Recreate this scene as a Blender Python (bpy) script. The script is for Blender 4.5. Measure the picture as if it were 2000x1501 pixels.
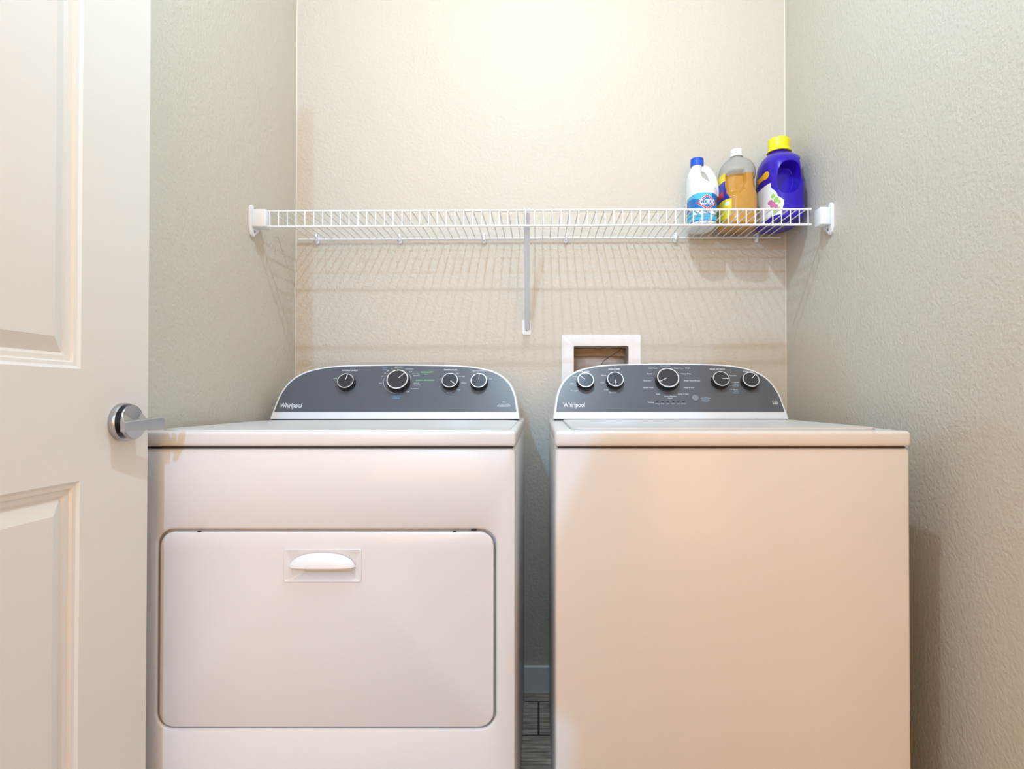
import bpy, bmesh, math, random
from mathutils import Vector, Matrix
random.seed(7)
S = bpy.context.scene
C = S.collection
for o in list(bpy.data.objects): bpy.data.objects.remove(o)

# ------------------------------------------------------------------ camera
FPX, VX, VY, CZ = 1147.0, 1052.0, 776.0, 0.977      # focal length, vanishing point, eye height
PITCH = 0.6
cam = bpy.data.cameras.new('camera'); co = bpy.data.objects.new('camera', cam); C.objects.link(co)
cam.sensor_width = 36; cam.lens = FPX / 2000 * 36
cam.shift_x = -(VX - 1000) / 2000
cam.shift_y = (VY - 750.5 - FPX * math.tan(math.radians(PITCH))) / 2000
cam.clip_start = 0.02
co.location = (0, 0, CZ); co.rotation_euler = (math.radians(90 + PITCH), 0, 0)
S.camera = co
# ------------------------------------------------------------------ exposure, world, lamps
S.view_settings.view_transform = 'Standard'; S.view_settings.look = 'None'
S.view_settings.exposure = -0.05; S.view_settings.gamma = 1; S.view_settings.use_curve_mapping = False
w = bpy.data.worlds.new('world'); S.world = w; w.use_nodes = True
w.node_tree.nodes['Background'].inputs[0].default_value = (1, .58, .22, 1)
w.node_tree.nodes['Background'].inputs[1].default_value = 0.3

def lamp(name, loc, power, col, r):
    l = bpy.data.lights.new(name, 'POINT'); l.energy = power; l.color = col; l.shadow_soft_size = r
    o = bpy.data.objects.new(name, l); o.location = loc; C.objects.link(o); return o
LAMP = (0.0, 0.76, 2.57); HALL = (-0.66, -2.60, 2.40)
lamp('closet_lamp_light', LAMP, 48, (.57, .80, 1.0), .02)
lamp('hall_lamp_light', HALL, 200, (.16, .54, 1.0), .03)
fl = bpy.data.lights.new('hall_fill_light', 'AREA'); fl.energy = 106; fl.color = (1.0, .49, .11); fl.size = 3.2; fl.size_y = 1.9; fl.shape = 'RECTANGLE'  # warm fill added behind the viewpoint; there is no window in the hall
fo = bpy.data.objects.new('hall_fill_light', fl); C.objects.link(fo); fo.location = (0.1, -3.2, 1.35); fo.rotation_euler = (math.radians(90), 0, 0)

# ------------------------------------------------------------------ helpers
def P(px, py, Y):                      # point at depth Y seen at photo pixel
    return Vector(((px - VX) / FPX * Y, Y, CZ + (VY - py) / FPX * Y))

def mat(name, col, rough=.5, spec=.5, metal=0, coat=0, bump=None, trans=0, noise=None, emit=None, ior=None, aniso=0):
    m = bpy.data.materials.new(name); m.use_nodes = True
    n = m.node_tree.nodes; L = m.node_tree.links; b = n['Principled BSDF']
    b.inputs['Base Color'].default_value = (*col, 1); b.inputs['Roughness'].default_value = rough
    b.inputs['Specular IOR Level'].default_value = spec; b.inputs['Metallic'].default_value = metal
    b.inputs['Coat Weight'].default_value = coat; b.inputs['Coat Roughness'].default_value = .06
    b.inputs['Anisotropic'].default_value = aniso
    tc = n.new('ShaderNodeTexCoord')
    if noise:                          # (scale, colour2, stretch)
        t = n.new('ShaderNodeTexNoise'); t.inputs['Scale'].default_value = noise[0]; t.inputs['Detail'].default_value = 4
        mp = n.new('ShaderNodeMapping'); mp.inputs['Scale'].default_value = noise[2]
        L.new(tc.outputs['Object'], mp.inputs[0]); L.new(mp.outputs[0], t.inputs['Vector'])
        r = n.new('ShaderNodeValToRGB'); r.color_ramp.elements[0].position = .35; r.color_ramp.elements[1].position = .65
        r.color_ramp.elements[0].color = (*col, 1); r.color_ramp.elements[1].color = (*noise[1], 1)
        L.new(t.outputs['Fac'], r.inputs[0]); L.new(r.outputs[0], b.inputs['Base Color'])
    if bump:                           # (scale, strength, distance)
        t = n.new('ShaderNodeTexNoise'); t.inputs['Scale'].default_value = bump[0]; t.inputs['Detail'].default_value = 3
        L.new(tc.outputs['Object'], t.inputs['Vector'])
        bp = n.new('ShaderNodeBump'); bp.inputs['Strength'].default_value = bump[1]; bp.inputs['Distance'].default_value = bump[2]
        L.new(t.outputs['Fac'], bp.inputs['Height']); L.new(bp.outputs[0], b.inputs['Normal'])
    if trans:
        tr = n.new('ShaderNodeBsdfTranslucent'); tr.inputs[0].default_value = (*col, 1)
        mx = n.new('ShaderNodeMixShader'); mx.inputs[0].default_value = trans
        L.new(b.outputs[0], mx.inputs[1]); L.new(tr.outputs[0], mx.inputs[2]); L.new(mx.outputs[0], n['Material Output'].inputs[0])
    if emit:
        b.inputs['Emission Color'].default_value = (*emit[0], 1); b.inputs['Emission Strength'].default_value = emit[1]
    return m

WALL = mat('beige_orange_peel_paint', (.65, .585, .49), .5, .35, bump=(115, .55, .004))
HALLP = mat('warm_tan_paint', (.66, .49, .31), .6, bump=(115, .4, .003))
CEIL = mat('ceiling_paint', (.80, .77, .72), .8, bump=(90, .3, .003))
CAULK = mat('corner_caulk', (.78, .70, .60), .5)
TRIMW = mat('white_trim_paint', (.86, .86, .85), .35)
DOORM = mat('cream_door_paint', (.86, .82, .76), .38, .45, bump=(420, .08, .0008))
ENAM = mat('white_enamel', (.80, .775, .755), .33, .45, coat=.18, bump=(600, .03, .0004))
PLW = mat('white_plastic', (.88, .88, .90), .28, .5)
PANEL = mat('grey_console_film', (.085, .09, .105), .33, .6, noise=(900, (.10, .105, .12), (1, 1, 1)))
BLACK = mat('black_plastic', (.012, .012, .014), .3)
KNOBF = mat('knob_face', (.045, .045, .052), .28, .5, metal=.4)
CHROME = mat('chrome_ring', (.85, .85, .87), .2, metal=.9)
NICKEL = mat('brushed_nickel', (.50, .50, .53), .30, metal=1, bump=(500, .05, .0005))
WTXT = mat('white_ink', (.85, .87, .90), .5)
BTXT = mat('blue_ink', (.16, .38, .72), .5)
GTXT = mat('green_ink', (.25, .60, .25), .5)
GOLD = mat('pale_gold_ink', (.45, .42, .28), .4)
GAP = mat('dark_gap', (.03, .028, .027), .7)
WIREW = mat('white_vinyl_wire', (.86, .86, .87), .35)
BRACE = mat('white_powder_coat', (.72, .74, .80), .4)
SCREW = mat('screw_steel', (.30, .31, .34), .35, metal=.9)

def empty(name, loc=(0, 0, 0)):
    o = bpy.data.objects.new(name, None); o.location = loc; o.empty_display_size = .05; C.objects.link(o); return o
def off(p):
    v = Vector((0, 0, 0))
    while p: v += Vector(p.location); p = p.parent
    return v
def mk(name, bm, mats, parent=None, smooth=True, angle=35):
    if not isinstance(mats, (list, tuple)): mats = [mats]
    bmesh.ops.recalc_face_normals(bm, faces=bm.faces[:]) if name not in ('lettering',) else None
    if parent:
        v = off(parent); bmesh.ops.translate(bm, verts=bm.verts[:], vec=-v)
    me = bpy.data.meshes.new(name); bm.to_mesh(me); bm.free()
    for m in mats: me.materials.append(m)
    if smooth:
        me.shade_smooth(); me.set_sharp_from_angle(angle=math.radians(angle))
    o = bpy.data.objects.new(name, me); C.objects.link(o)
    if parent: o.parent = parent
    return o
def tag(o, label=None, cat=None, group=None, kind=None):
    if label: o['label'] = label
    if cat: o['category'] = cat
    if group: o['group'] = group
    if kind: o['kind'] = kind
    return o
def merge(bm, other):
    me = bpy.data.meshes.new('tmp'); other.to_mesh(me); other.free(); bm.from_mesh(me); bpy.data.meshes.remove(me)
def box(bm, a, b, bev=0, seg=3, only=None, mi=0):
    t = bmesh.new(); bmesh.ops.create_cube(t, size=1)
    a = Vector(a); b = Vector(b)
    for v in t.verts: v.co = Vector([(a[i] + b[i]) / 2 + v.co[i] * abs(b[i] - a[i]) for i in range(3)])
    if bev:
        es = [e for e in t.edges if (only is None or only(e))]
        bmesh.ops.bevel(t, geom=es, offset=bev, segments=seg, affect='EDGES', profile=.5)
    for f in t.faces: f.material_index = mi
    merge(bm, t)
def tube(bm, pts, r, n=8, cap=True, ry=None, mi=0):
    pts = [Vector(p) for p in pts]; rings = []
    up = None
    for i, p in enumerate(pts):
        d = (pts[min(i + 1, len(pts) - 1)] - pts[max(i - 1, 0)]).normalized()
        if up is None:
            up = Vector((0, 0, 1)) if abs(d.z) < .9 else Vector((0, 1, 0))
        a = d.cross(up).normalized(); b = a.cross(d).normalized(); up = b
        rr = r[i] if isinstance(r, (list, tuple)) else r
        r2 = (ry[i] if isinstance(ry, (list, tuple)) else ry) if ry else rr
        rings.append([bm.verts.new(p + a * math.cos(2 * math.pi * k / n) * rr + b * math.sin(2 * math.pi * k / n) * r2) for k in range(n)])
    for A, B in zip(rings, rings[1:]):
        for k in range(n):
            f = bm.faces.new((A[k], A[(k + 1) % n], B[(k + 1) % n], B[k])); f.material_index = mi
    if cap:
        for R in (rings[0], rings[-1]):
            f = bm.faces.new(R); f.material_index = mi
def lathe(bm, prof, frame, n=48, mi=0):            # prof (r, h); frame (origin, axis, ux, uy)
    o, ax, ux, uy = frame; rings = []
    for r, h in prof:
        rings.append([bm.verts.new(o + ax * h + (ux * math.cos(2 * math.pi * k / n) + uy * math.sin(2 * math.pi * k / n)) * max(r, 1e-5)) for k in range(n)])
    for A, B in zip(rings, rings[1:]):
        for k in range(n):
            f = bm.faces.new((A[k], A[(k + 1) % n], B[(k + 1) % n], B[k])); f.material_index = mi
    for R in (rings[0], rings[-1]):
        f = bm.faces.new(R); f.material_index = mi
def prism(bm, poly, fn, d0, d1, mi=0):             # fn(a, b, depth) -> point
    A = [bm.verts.new(fn(a, b, d0)) for a, b in poly]; B = [bm.verts.new(fn(a, b, d1)) for a, b in poly]
    fs = [bm.faces.new(A), bm.faces.new(B[::-1])]
    n = len(poly)
    for k in range(n): fs.append(bm.faces.new((A[k], B[k], B[(k + 1) % n], A[(k + 1) % n])))
    for f in fs: f.material_index = mi
    return fs
def rrect(x0, z0, x1, z1, r, n=8):
    out = []
    for cx, cz, a0 in ((x1 - r, z1 - r, 0), (x0 + r, z1 - r, 90), (x0 + r, z0 + r, 180), (x1 - r, z0 + r, 270)):
        for k in range(n + 1):
            a = math.radians(a0 + 90 * k / n); out.append((cx + r * math.cos(a), cz + r * math.sin(a)))
    return out
def text(bm, s, size, fn, align='CENTER', shear=0, wide=1.0, fat=0.0, res=3, dense=0):
    cu = bpy.data.curves.new('t', 'FONT'); cu.body = s; cu.size = size; cu.align_x = align; cu.align_y = 'CENTER'
    cu.shear = shear; cu.offset = fat; cu.resolution_u = res
    o = bpy.data.objects.new('t', cu); C.objects.link(o)
    dg = bpy.context.evaluated_depsgraph_get(); me = bpy.data.meshes.new_from_object(o.evaluated_get(dg))
    t = bmesh.new(); t.from_mesh(me)
    if dense: bmesh.ops.triangulate(t, faces=t.faces[:]); bmesh.ops.subdivide_edges(t, edges=t.edges[:], cuts=dense, use_grid_fill=True)
    for v in t.verts: v.co = Vector(fn(v.co.x * wide, v.co.y))
    merge(bm, t); bpy.data.meshes.remove(me); bpy.data.objects.remove(o); bpy.data.curves.remove(cu)

# ------------------------------------------------------------------ room
XL, XR, YB, ZC = -.812, .827, 1.96, 2.65
HX0, HX1, HZ0, HZ1 = .116, .301, .95, 1.150        # hole for the laundry outlet box
def struct(name, bm, m, parent=None, smooth=False):
    o = mk(name, bm, m, parent, smooth)
    if not parent: o['kind'] = 'structure'
    return o
bm = bmesh.new()
for a, b in (((XL - .1, YB, 0), (HX0, YB + .11, ZC)), ((HX1, YB, 0), (XR + .1, YB + .11, ZC)), ((HX0, YB, 0), (HX1, YB + .11, HZ0)), ((HX0, YB, HZ1), (HX1, YB + .11, ZC))): box(bm, a, b)
struct('wall_back', bm, WALL)
bm = bmesh.new(); box(bm, (XL - .1, .23, 0), (XL, YB, ZC)); struct('wall_left', bm, WALL)
bm = bmesh.new(); box(bm, (XR, .23, 0), (XR + .1, YB, ZC)); struct('wall_right', bm, WALL)
bm = bmesh.new(); box(bm, (-1.9, .12, 0), (XL, .23, ZC)); box(bm, (XR, .12, 0), (1.9, .23, ZC)); box(bm, (XL, .12, 2.42), (XR, .23, ZC)); struct('wall_front', bm, WALL)
bm = bmesh.new(); box(bm, (-1.95, -3.4, -.1), (1.95, YB + .11, 0))
# floor material: grey-brown planks
FL = bpy.data.materials.new('grey_brown_wood_planks'); FL.use_nodes = True
n = FL.node_tree.nodes; L = FL.node_tree.links; b = n['Principled BSDF']; b.inputs['Roughness'].default_value = .45
tc = n.new('ShaderNodeTexCoord'); mp = n.new('ShaderNodeMapping'); mp.inputs['Scale'].default_value = (6, 55, 1)
L.new(tc.outputs['Object'], mp.inputs[0]); t = n.new('ShaderNodeTexNoise'); t.inputs['Scale'].default_value = 1.6; t.inputs['Detail'].default_value = 8
L.new(mp.outputs[0], t.inputs['Vector']); r = n.new('ShaderNodeValToRGB'); e = r.color_ramp.elements
e[0].position = .36; e[0].color = (.30, .21, .15, 1); e[1].position = .66; e[1].color = (.85, .70, .56, 1)
L.new(t.outputs['Fac'], r.inputs[0])
br = n.new('ShaderNodeTexBrick'); br.inputs['Scale'].default_value = 1; br.inputs['Brick Width'].default_value = 1.2; br.inputs['Row Height'].default_value = .19; br.offset = .37
br.inputs['Mortar Size'].default_value = .003; br.inputs['Color1'].default_value = (1, 1, 1, 1); br.inputs['Color2'].default_value = (.8, .8, .8, 1); br.inputs['Mortar'].default_value = (.1, .1, .1, 1)
L.new(tc.outputs['Object'], br.inputs['Vector']); mx = n.new('ShaderNodeMix'); mx.data_type = 'RGBA'; mx.blend_type = 'MULTIPLY'; mx.inputs[0].default_value = 1
L.new(r.outputs[0], mx.inputs[6]); L.new(br.outputs['Color'], mx.inputs[7]); L.new(mx.outputs[2], b.inputs['Base Color'])
struct('floor', bm, FL)
bm = bmesh.new(); box(bm, (-1.95, -3.4, ZC), (1.95, YB + .11, ZC + .1)); struct('ceiling', bm, CEIL)
bm = bmesh.new(); box(bm, (-1.95, -3.5, 0), (-1.85, .12, ZC)); struct('wall_hall_left', bm, HALLP)
bm = bmesh.new(); box(bm, (1.85, -3.5, 0), (1.95, .12, ZC)); struct('wall_hall_right', bm, HALLP)
bm = bmesh.new(); box(bm, (-1.95, -3.5, 0), (1.95, -3.4, ZC)); struct('wall_hall_rear', bm, HALLP)
bm = bmesh.new(); box(bm, (XL, YB - .014, 0), (XR, YB, .09), .004, 2); struct('baseboard_back', bm, TRIMW)
for i, x in ((1, XL), (2, XR)):
    bm = bmesh.new(); tube(bm, [(x, YB, .09), (x, YB, ZC)], .0022, 8); struct('trim_%d' % i, bm, CAULK, smooth=True)
# lamps' bodies (out of frame)
for nm, loc, lb in (('ceiling_lamp', LAMP, 'round flush ceiling lamp above the laundry appliances'), ('ceiling_lamp', HALL, 'round flush ceiling lamp in the hall outside the laundry')):
    t_ = tag(empty(nm, (loc[0], loc[1], ZC)), lb, 'lamp')
    bm = bmesh.new(); Z = Vector((0, 0, -1)); fr = (Vector((loc[0], loc[1], ZC)), Z, Vector((1, 0, 0)), Vector((0, 1, 0)))
    lathe(bm, [(.0, 0), (.13, 0), (.13, .02), (.0, .02)], fr); mk('base', bm, PLW, t_)
    bm = bmesh.new(); lathe(bm, [(.0, .02), (.12, .02), (.11, .04), (.06, .052), (0, .056)], fr); mk('glass_shade', bm, mat('lamp_glass', (.9, .9, .88), .4, emit=((1, .95, .88), 4)), t_)

# ------------------------------------------------------------------ door on the left (open, square to the back wall)
DX, DY1, DW, DT = -.737, 1.108, .76, .035
DY0 = DY1 - DW
door = tag(empty('door_1', (DX - DT / 2, DY0, 0)), kind='structure')
def door_face(bm, x, sgn):
    ya, yb = DY0, DY1; pa, pb = DY0 + .163, DY1 - .163
    zs = [.008, .22, .8435, 1.023, 1.90, 2.03]
    fr = lambda y, z, d=0: bm.verts.new((x - sgn * d, y, z))
    def quad(y0, z0, y1, z1): bm.faces.new([fr(y0, z0), fr(y1, z0), fr(y1, z1), fr(y0, z1)])
    for q0, q1 in zip(zs, zs[1:]): quad(ya, q0, pa, q1); quad(pb, q0, yb, q1)
    quad(pa, zs[0], pb, zs[1]); quad(pa, zs[2], pb, zs[3]); quad(pa, zs[4], pb, zs[5])
    prof = [(0, 0), (.0045, .0030), (.010, .0042), (.0125, .008), (.020, .0095), (.0245, .0125), (.047, .0035), (.048, .003)]
    for z0, z1 in ((zs[1], zs[2]), (zs[3], zs[4])):
        rings = [[fr(pa + o, z0 + o, d), fr(pb - o, z0 + o, d), fr(pb - o, z1 - o, d), fr(pa + o, z1 - o, d)] for o, d in prof]
        for A, B in zip(rings, rings[1:]):
            for k in range(4): bm.faces.new((A[k], A[(k + 1) % 4], B[(k + 1) % 4], B[k]))
        bm.faces.new(rings[-1])
bm = bmesh.new(); door_face(bm, DX, 1); door_face(bm, DX - DT, -1)
DZS = [.008, .22, .8435, 1.023, 1.90, 2.03]; DYS = [DY0, DY0 + .163, DY1 - .163, DY1]
for q0, q1 in zip(DZS, DZS[1:]):
    for y in (DY0, DY1): bm.faces.new([bm.verts.new(p) for p in ((DX, y, q0), (DX - DT, y, q0), (DX - DT, y, q1), (DX, y, q1))])
for q0, q1 in zip(DYS, DYS[1:]):
    for z in (DZS[0], DZS[-1]): bm.faces.new([bm.verts.new(p) for p in ((DX, q0, z), (DX, q1, z), (DX - DT, q1, z), (DX - DT, q0, z))])
bmesh.ops.remove_doubles(bm, verts=bm.verts[:], dist=.0001)
mk('door_leaf', bm, DOORM, door, angle=20)
hc = Vector((DX, 1.037, CZ - 48 / (FPX / 1.03)))       # handle centre
bm = bmesh.new(); fr = (hc, Vector((1, 0, 0)), Vector((0, 1, 0)), Vector((0, 0, 1)))
lathe(bm, [(0, 0), (.0325, 0), (.0335, .002), (.0335, .010), (.0325, .0118), (.026, .012), (0, .012)], fr, 64)
handle = mk('door_handle', bm, NICKEL, door); handle['label'] = 'brushed nickel lever handle with a round rose'
# lever hub: disc with scooped top, running out into a flat bar towards the door's free edge
bm = bmesh.new()
N = 40
def lev(a, b, d): return (hc.x + d, hc.y + a, hc.z + b)
bm2 = []
lathe(bm, [(0, .012), (.012, .012), (.012, .018), (.029, .0185), (.030, .020), (.030, .0245), (.029, .026), (0, .026)], fr, 64)
# carve: push upper front of hub back to make the scoop
for v in bm.verts:
    a = v.co.y - hc.y; b_ = v.co.z - hc.z; d = v.co.x - hc.x
    if d > .022 and b_ > .004:
        v.co.x -= min(.006, (b_ - .004) * .5)
bar = [(-.0315, -.0155, .0015), (-.012, -.0155, .0030), (.010, -.0152, .0045), (.030, -.0150, .0062), (.044, -.0148, .0072), (.0515, -.0140, .0070), (.0545, -.0110, .0045)]
rings = []
for i, (a, lo, hi) in enumerate(bar):
    out = .029 + .014 * min(1, max(0, (a + .03) / .085)); inn = out - (.008 if a < .02 else .0085)
    c = .0015
    rings.append([bm.verts.new(lev(a, b_, d)) for b_, d in ((lo + c, out), (hi - c, out), (hi, out - c), (hi, inn), (lo, inn), (lo, out - c))])
for A, B in zip(rings, rings[1:]):
    for k in range(6): bm.faces.new((A[k], A[(k + 1) % 6], B[(k + 1) % 6], B[k]))
bm.faces.new(rings[0]); bm.faces.new(rings[-1])
mk('lever', bm, NICKEL, handle, angle=25)
bm = bmesh.new()
for z in (.25, 1.05, 1.8): bm = bmesh.new(); tube(bm, [(DX - .006, DY0 - .006, z), (DX - .006, DY0 - .006, z + .09)], .006, 12); mk('hinge', bm, NICKEL, door)

# ------------------------------------------------------------------ appliances
FY, BYY, TOPZ = 1.16, 1.90, .914
KY0, KZ0, LEAN = 1.690, .916, .50                     # console face: base line and lean
FN = Vector((0, -1, LEAN)).normalized(); FV = Vector((0, LEAN, 1)).normalized()
def face_pt(x, v, d=0): return Vector((x, KY0, KZ0)) + FV * v + FN * d
def facepx(px, py, d=0):                              # where the sight line meets the console face
    dx, dz = (px - VX) / FPX, (VY - py) / FPX
    o = Vector((0, KY0, KZ0)) + FN * d
    r = Vector((dx, 1, dz)); c = Vector((0, 0, CZ))
    t = (o - c).dot(FN) / r.dot(FN); p = c + r * t
    return p.x, (p - Vector((0, KY0, KZ0))).dot(FV)

def cabinet(root, x0, x1, recess=None):
    # side/back shell with rounded front corners
    yf = FY
    zt = TOPZ - .0375
    bm = bmesh.new()
    if recess is None:
        box(bm, (x0, yf, .012), (x1, BYY, zt), .007, 4, only=lambda e: abs(e.verts[0].co.z - e.verts[1].co.z) > .1 or min(v.co.y for v in e.verts) < yf + .01 and abs(e.verts[0].co.z - zt) < .001 and abs(e.verts[1].co.z - zt) < .001)
    else:
        box(bm, (x0, yf + .02, .012), (x1, BYY, zt), .002, 2)
        # front skin as ring around the door opening
        rx0, rz0, rx1, rz1 = recess
        ring_out = rrect(x0, .012, x1, zt, .008, 8); ring_in = rrect(rx0, rz0, rx1, rz1, .032, 8)
        sets = []
        for ring, ys in ((ring_out, (yf + .03, yf + .007, yf + .002, yf)), (ring_in, (yf, yf + .0015, yf + .004, yf + .02))):
            for i, y in enumerate(ys):
                cx = (x0 + x1) / 2; cz = .45
                if ring is ring_out: ins = (0, 0, .002, .007)[i]
                else: ins = (-.004, -.0015, 0, 0)[i]
                pts = []
                for a, b_ in ring:
                    sx = 1 if a > cx else -1; sz = 1 if b_ > cz else -1
                    pts.append(bm.verts.new((a - sx * ins, y, b_ - sz * ins)))
                sets.append(pts)
        for A, B in zip(sets, sets[1:]):
            for k in range(len(A)): bm.faces.new((A[k], A[(k + 1) % len(A)], B[(k + 1) % len(A)], B[k]))
    mk('cabinet', bm, ENAM, root, angle=30)
    bm = bmesh.new(); box(bm, (x0 + .006, FY + .006, zt - .001), (x1 - .006, BYY - .01, zt + .0045)); mk('gap_seal', bm, GAP, root)
    for x in (x0 + .05, x1 - .05):
        for y in (FY + .05, BYY - .05):
            bm = bmesh.new(); lathe(bm, [(0, 0), (.02, 0), (.018, .012), (0, .012)], (Vector((x, y, 0)), Vector((0, 0, 1)), Vector((1, 0, 0)), Vector((0, 1, 0))), 16); mk('levelling_foot', bm, BLACK, root)

def deck(root, x0, x1, lid):
    bm = bmesh.new(); z0 = TOPZ - .0335
    box(bm, (x0 - .001, FY - .004, z0), (x1 + .001, BYY, TOPZ - .003), .007, 4)
    # raised rim around the top
    mk('top', bm, ENAM, root, angle=30)
    bm = bmesh.new()
    if lid:
        prism(bm, rrect(x0 + .035, FY + .040, x1 - .035, KY0 - .045, .03), lambda a, b_, d: (a, b_, d), TOPZ - .004, TOPZ + .0015)
        bmesh.ops.bevel(bm, geom=[e for e in bm.edges if all(v.co.z > TOPZ for v in e.verts)], offset=.0012, segments=2, affect='EDGES')
        mk('lid', bm, ENAM, root)
        bm = bmesh.new()
        prism(bm, rrect(x0 + .033, FY + .038, x1 - .033, KY0 - .043, .031), lambda a, b_, d: (a, b_, d), TOPZ - .004, TOPZ - .0025)
        mk('lid_gap', bm, mat('lid_gap_grey', (.35, .36, .38), .4), root)
    else:
        prism(bm, rrect(x0 + .012, FY + .012, x1 - .012, KY0 - .012, .05), lambda a, b_, d: (a, b_, d), TOPZ - .004, TOPZ - .0012)
        bmesh.ops.bevel(bm, geom=[e for e in bm.edges if all(v.co.z > TOPZ - .002 for v in e.verts)], offset=.001, segments=2, affect='EDGES')
        mk('raised_top_field', bm, ENAM, root)

# console outline: half width as a function of height on the leaning face, taken symmetric
def console(root, cx, hw, H):
    prof = [(1.0, 0), (.998, .05), (.993, .12), (.982, .27), (.969, .42), (.945, .56), (.915, .67), (.868, .775), (.80, .865), (.72, .925), (.60, .975), (.45, 1.0), (.22, 1.012), (0, 1.017)]
    # smooth by Catmull-Rom
    def cr(pts, n=5):
        out = []
        for i in range(len(pts) - 1):
            p0 = pts[max(i - 1, 0)]; p1 = pts[i]; p2 = pts[i + 1]; p3 = pts[i + 2] if i + 2 < len(pts) else (-p1[0], p1[1])
            for k in range(n):
                t = k / n
                out.append(tuple(.5 * ((2 * p1[j]) + (-p0[j] + p2[j]) * t + (2 * p0[j] - 5 * p1[j] + 4 * p2[j] - p3[j]) * t * t + (-p0[j] + 3 * p1[j] - 3 * p2[j] + p3[j]) * t ** 3) for j in (0, 1)))
        return out
    half = cr(prof)
    def outline(w_, h, b0=0):
        r = [(cx + a * w_, b0 + b_ * (h - b0)) for a, b_ in half] + [(cx, b0 + 1.017 * (h - b0))] + [(cx - a * w_, b0 + b_ * (h - b0)) for a, b_ in reversed(half)]
        return r
    bm = bmesh.new()
    # body: front outline (rounded rim) back to a vertical rear
    steps = [(0.0, 0, .0035), (.0015, 0, .0012), (.004, 0, 0), (None, .06, .001), (None, .13, .006)]
    rings = []
    for i, (din, yb, ins) in enumerate(steps):
        pts = []
        for a, b_ in outline(hw - ins, H - ins):
            if din is not None: p = face_pt(a, b_, -din)
            else:
                f = face_pt(a, b_, -.004); t = yb / .13
                yy = f.y + (KY0 + .165 - f.y) * t
                p = Vector((a, yy, f.z - t * .006 * (b_ / H)))
            p.z = max(p.z, KZ0 - .003) ; pts.append(bm.verts.new(p))
        rings.append(pts)
    for A, B in zip(rings, rings[1:]):
        for k in range(len(A)): bm.faces.new((A[k], A[(k + 1) % len(A)], B[(k + 1) % len(A)], B[k]))
    bm.faces.new(rings[0]); bm.faces.new(rings[-1])
    con = mk('console', bm, PLW, root, angle=40)
    bm = bmesh.new()
    vb = .0215
    pts = [(a, b_) for a, b_ in outline(hw - .0065, H - .0065) if b_ > vb]
    # exact bottom corners
    pts = [(pts[0][0], vb)] + pts + [(pts[-1][0], vb)]
    prism(bm, pts, lambda a, b_, d: face_pt(a, b_, d), -.001, .0008)
    pan = mk('control_panel', bm, PANEL, con, angle=40)
    bm = bmesh.new(); box(bm, (cx - hw + .004, KY0 + .002, TOPZ - .004), (cx + hw - .004, KY0 + .15, KZ0 + .001)); mk('base_gap', bm, GAP, con)
    return con
def knob(root, px, py, rad, h, ang, name='knob'):
    x, v = facepx(px, py, h)
    o = face_pt(x, v, .0008); fr = (o, FN, Vector((1, 0, 0)), FV)
    bm = bmesh.new()
    lathe(bm, [(0, 0), (rad * 1.06, 0), (rad * 1.06, .003), (rad * .99, .005), (rad * .97, h - .002), (rad * .95, h - .0008), (0, h - .0008)], fr, 48, 0)
    k = mk(name, bm, BLACK, root)
    bm = bmesh.new()
    lathe(bm, [(rad * .86, h - .0015), (rad * .975, h - .0015), (rad * .985, h - .0005), (rad * .96, h + .0004), (rad * .88, h + .0004), (rad * .86, h - .0003)], fr, 48)
    mk('chrome_ring', bm, CHROME, k)
    bm = bmesh.new()
    lathe(bm, [(0, h - .0005), (rad * .87, h - .0005), (rad * .87, h), (0, h + .0002)], fr, 48); mk('knob_face', bm, KNOBF, k)
    bm = bmesh.new(); a = math.radians(ang); d = Vector((1, 0, 0)) * math.cos(a) + FV * math.sin(a); s = Vector((1, 0, 0)) * -math.sin(a) + FV * math.cos(a)
    c0 = o + FN * (h + .0004)
    pts = [c0 + d * (rad * .12) + s * .0008, c0 + d * (rad * .86) + s * .0008, c0 + d * (rad * .86) - s * .0008, c0 + d * (rad * .12) - s * .0008]
    A = [bm.verts.new(p) for p in pts]; B = [bm.verts.new(p + FN * .0006) for p in pts]
    bm.faces.new(A); bm.faces.new(B)
    for q in range(4): bm.faces.new((A[q], A[(q + 1) % 4], B[(q + 1) % 4], B[q]))
    mk('pointer', bm, PLW, k, smooth=False)
def tx(bm, s, px, py, hpx, align='CENTER', **kw):
    x, v = facepx(px, py); size = hpx / 670 * 1.22
    text(bm, s, size, lambda a, b_: face_pt(x + a, v + b_, .0012), align, **kw)
def logo(con, px, py):
    bm = bmesh.new()
    tx(bm, 'Whirlpool', px, py, 11.6, wide=.72, fat=.00022, shear=.08, res=5); tx(bm, 'USED', px - 14, py - 6.5, 3.4) if False else None
    mk('lettering', bm, WTXT, con, smooth=False)
    bm = bmesh.new(); x, v = facepx(px + 1, py)
    pts = []
    for k in range(33):
        a = math.radians(60 + 200 * k / 32); u = .0135 * math.cos(a); q = .0052 * math.sin(a)
        c_, s_ = math.cos(.75), math.sin(.75); pts.append(face_pt(x + u * c_ - q * s_, v + (u * s_ + q * c_), .0011))
    tube(bm, pts, .00035, 6); mk('swoosh', bm, GOLD, con)

# ---- dryer
DXC = -.4145
dryer = tag(empty('clothes_dryer', (DXC, 1.53, 0)), 'white front-loading clothes dryer with drop-down door, beside the open door', 'dryer')
dx0, dx1 = -.783, -.046
cabinet(dryer, dx0, dx1, (-.7515, .3265, -.0835, .7185))
deck(dryer, dx0, dx1, False)
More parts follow.
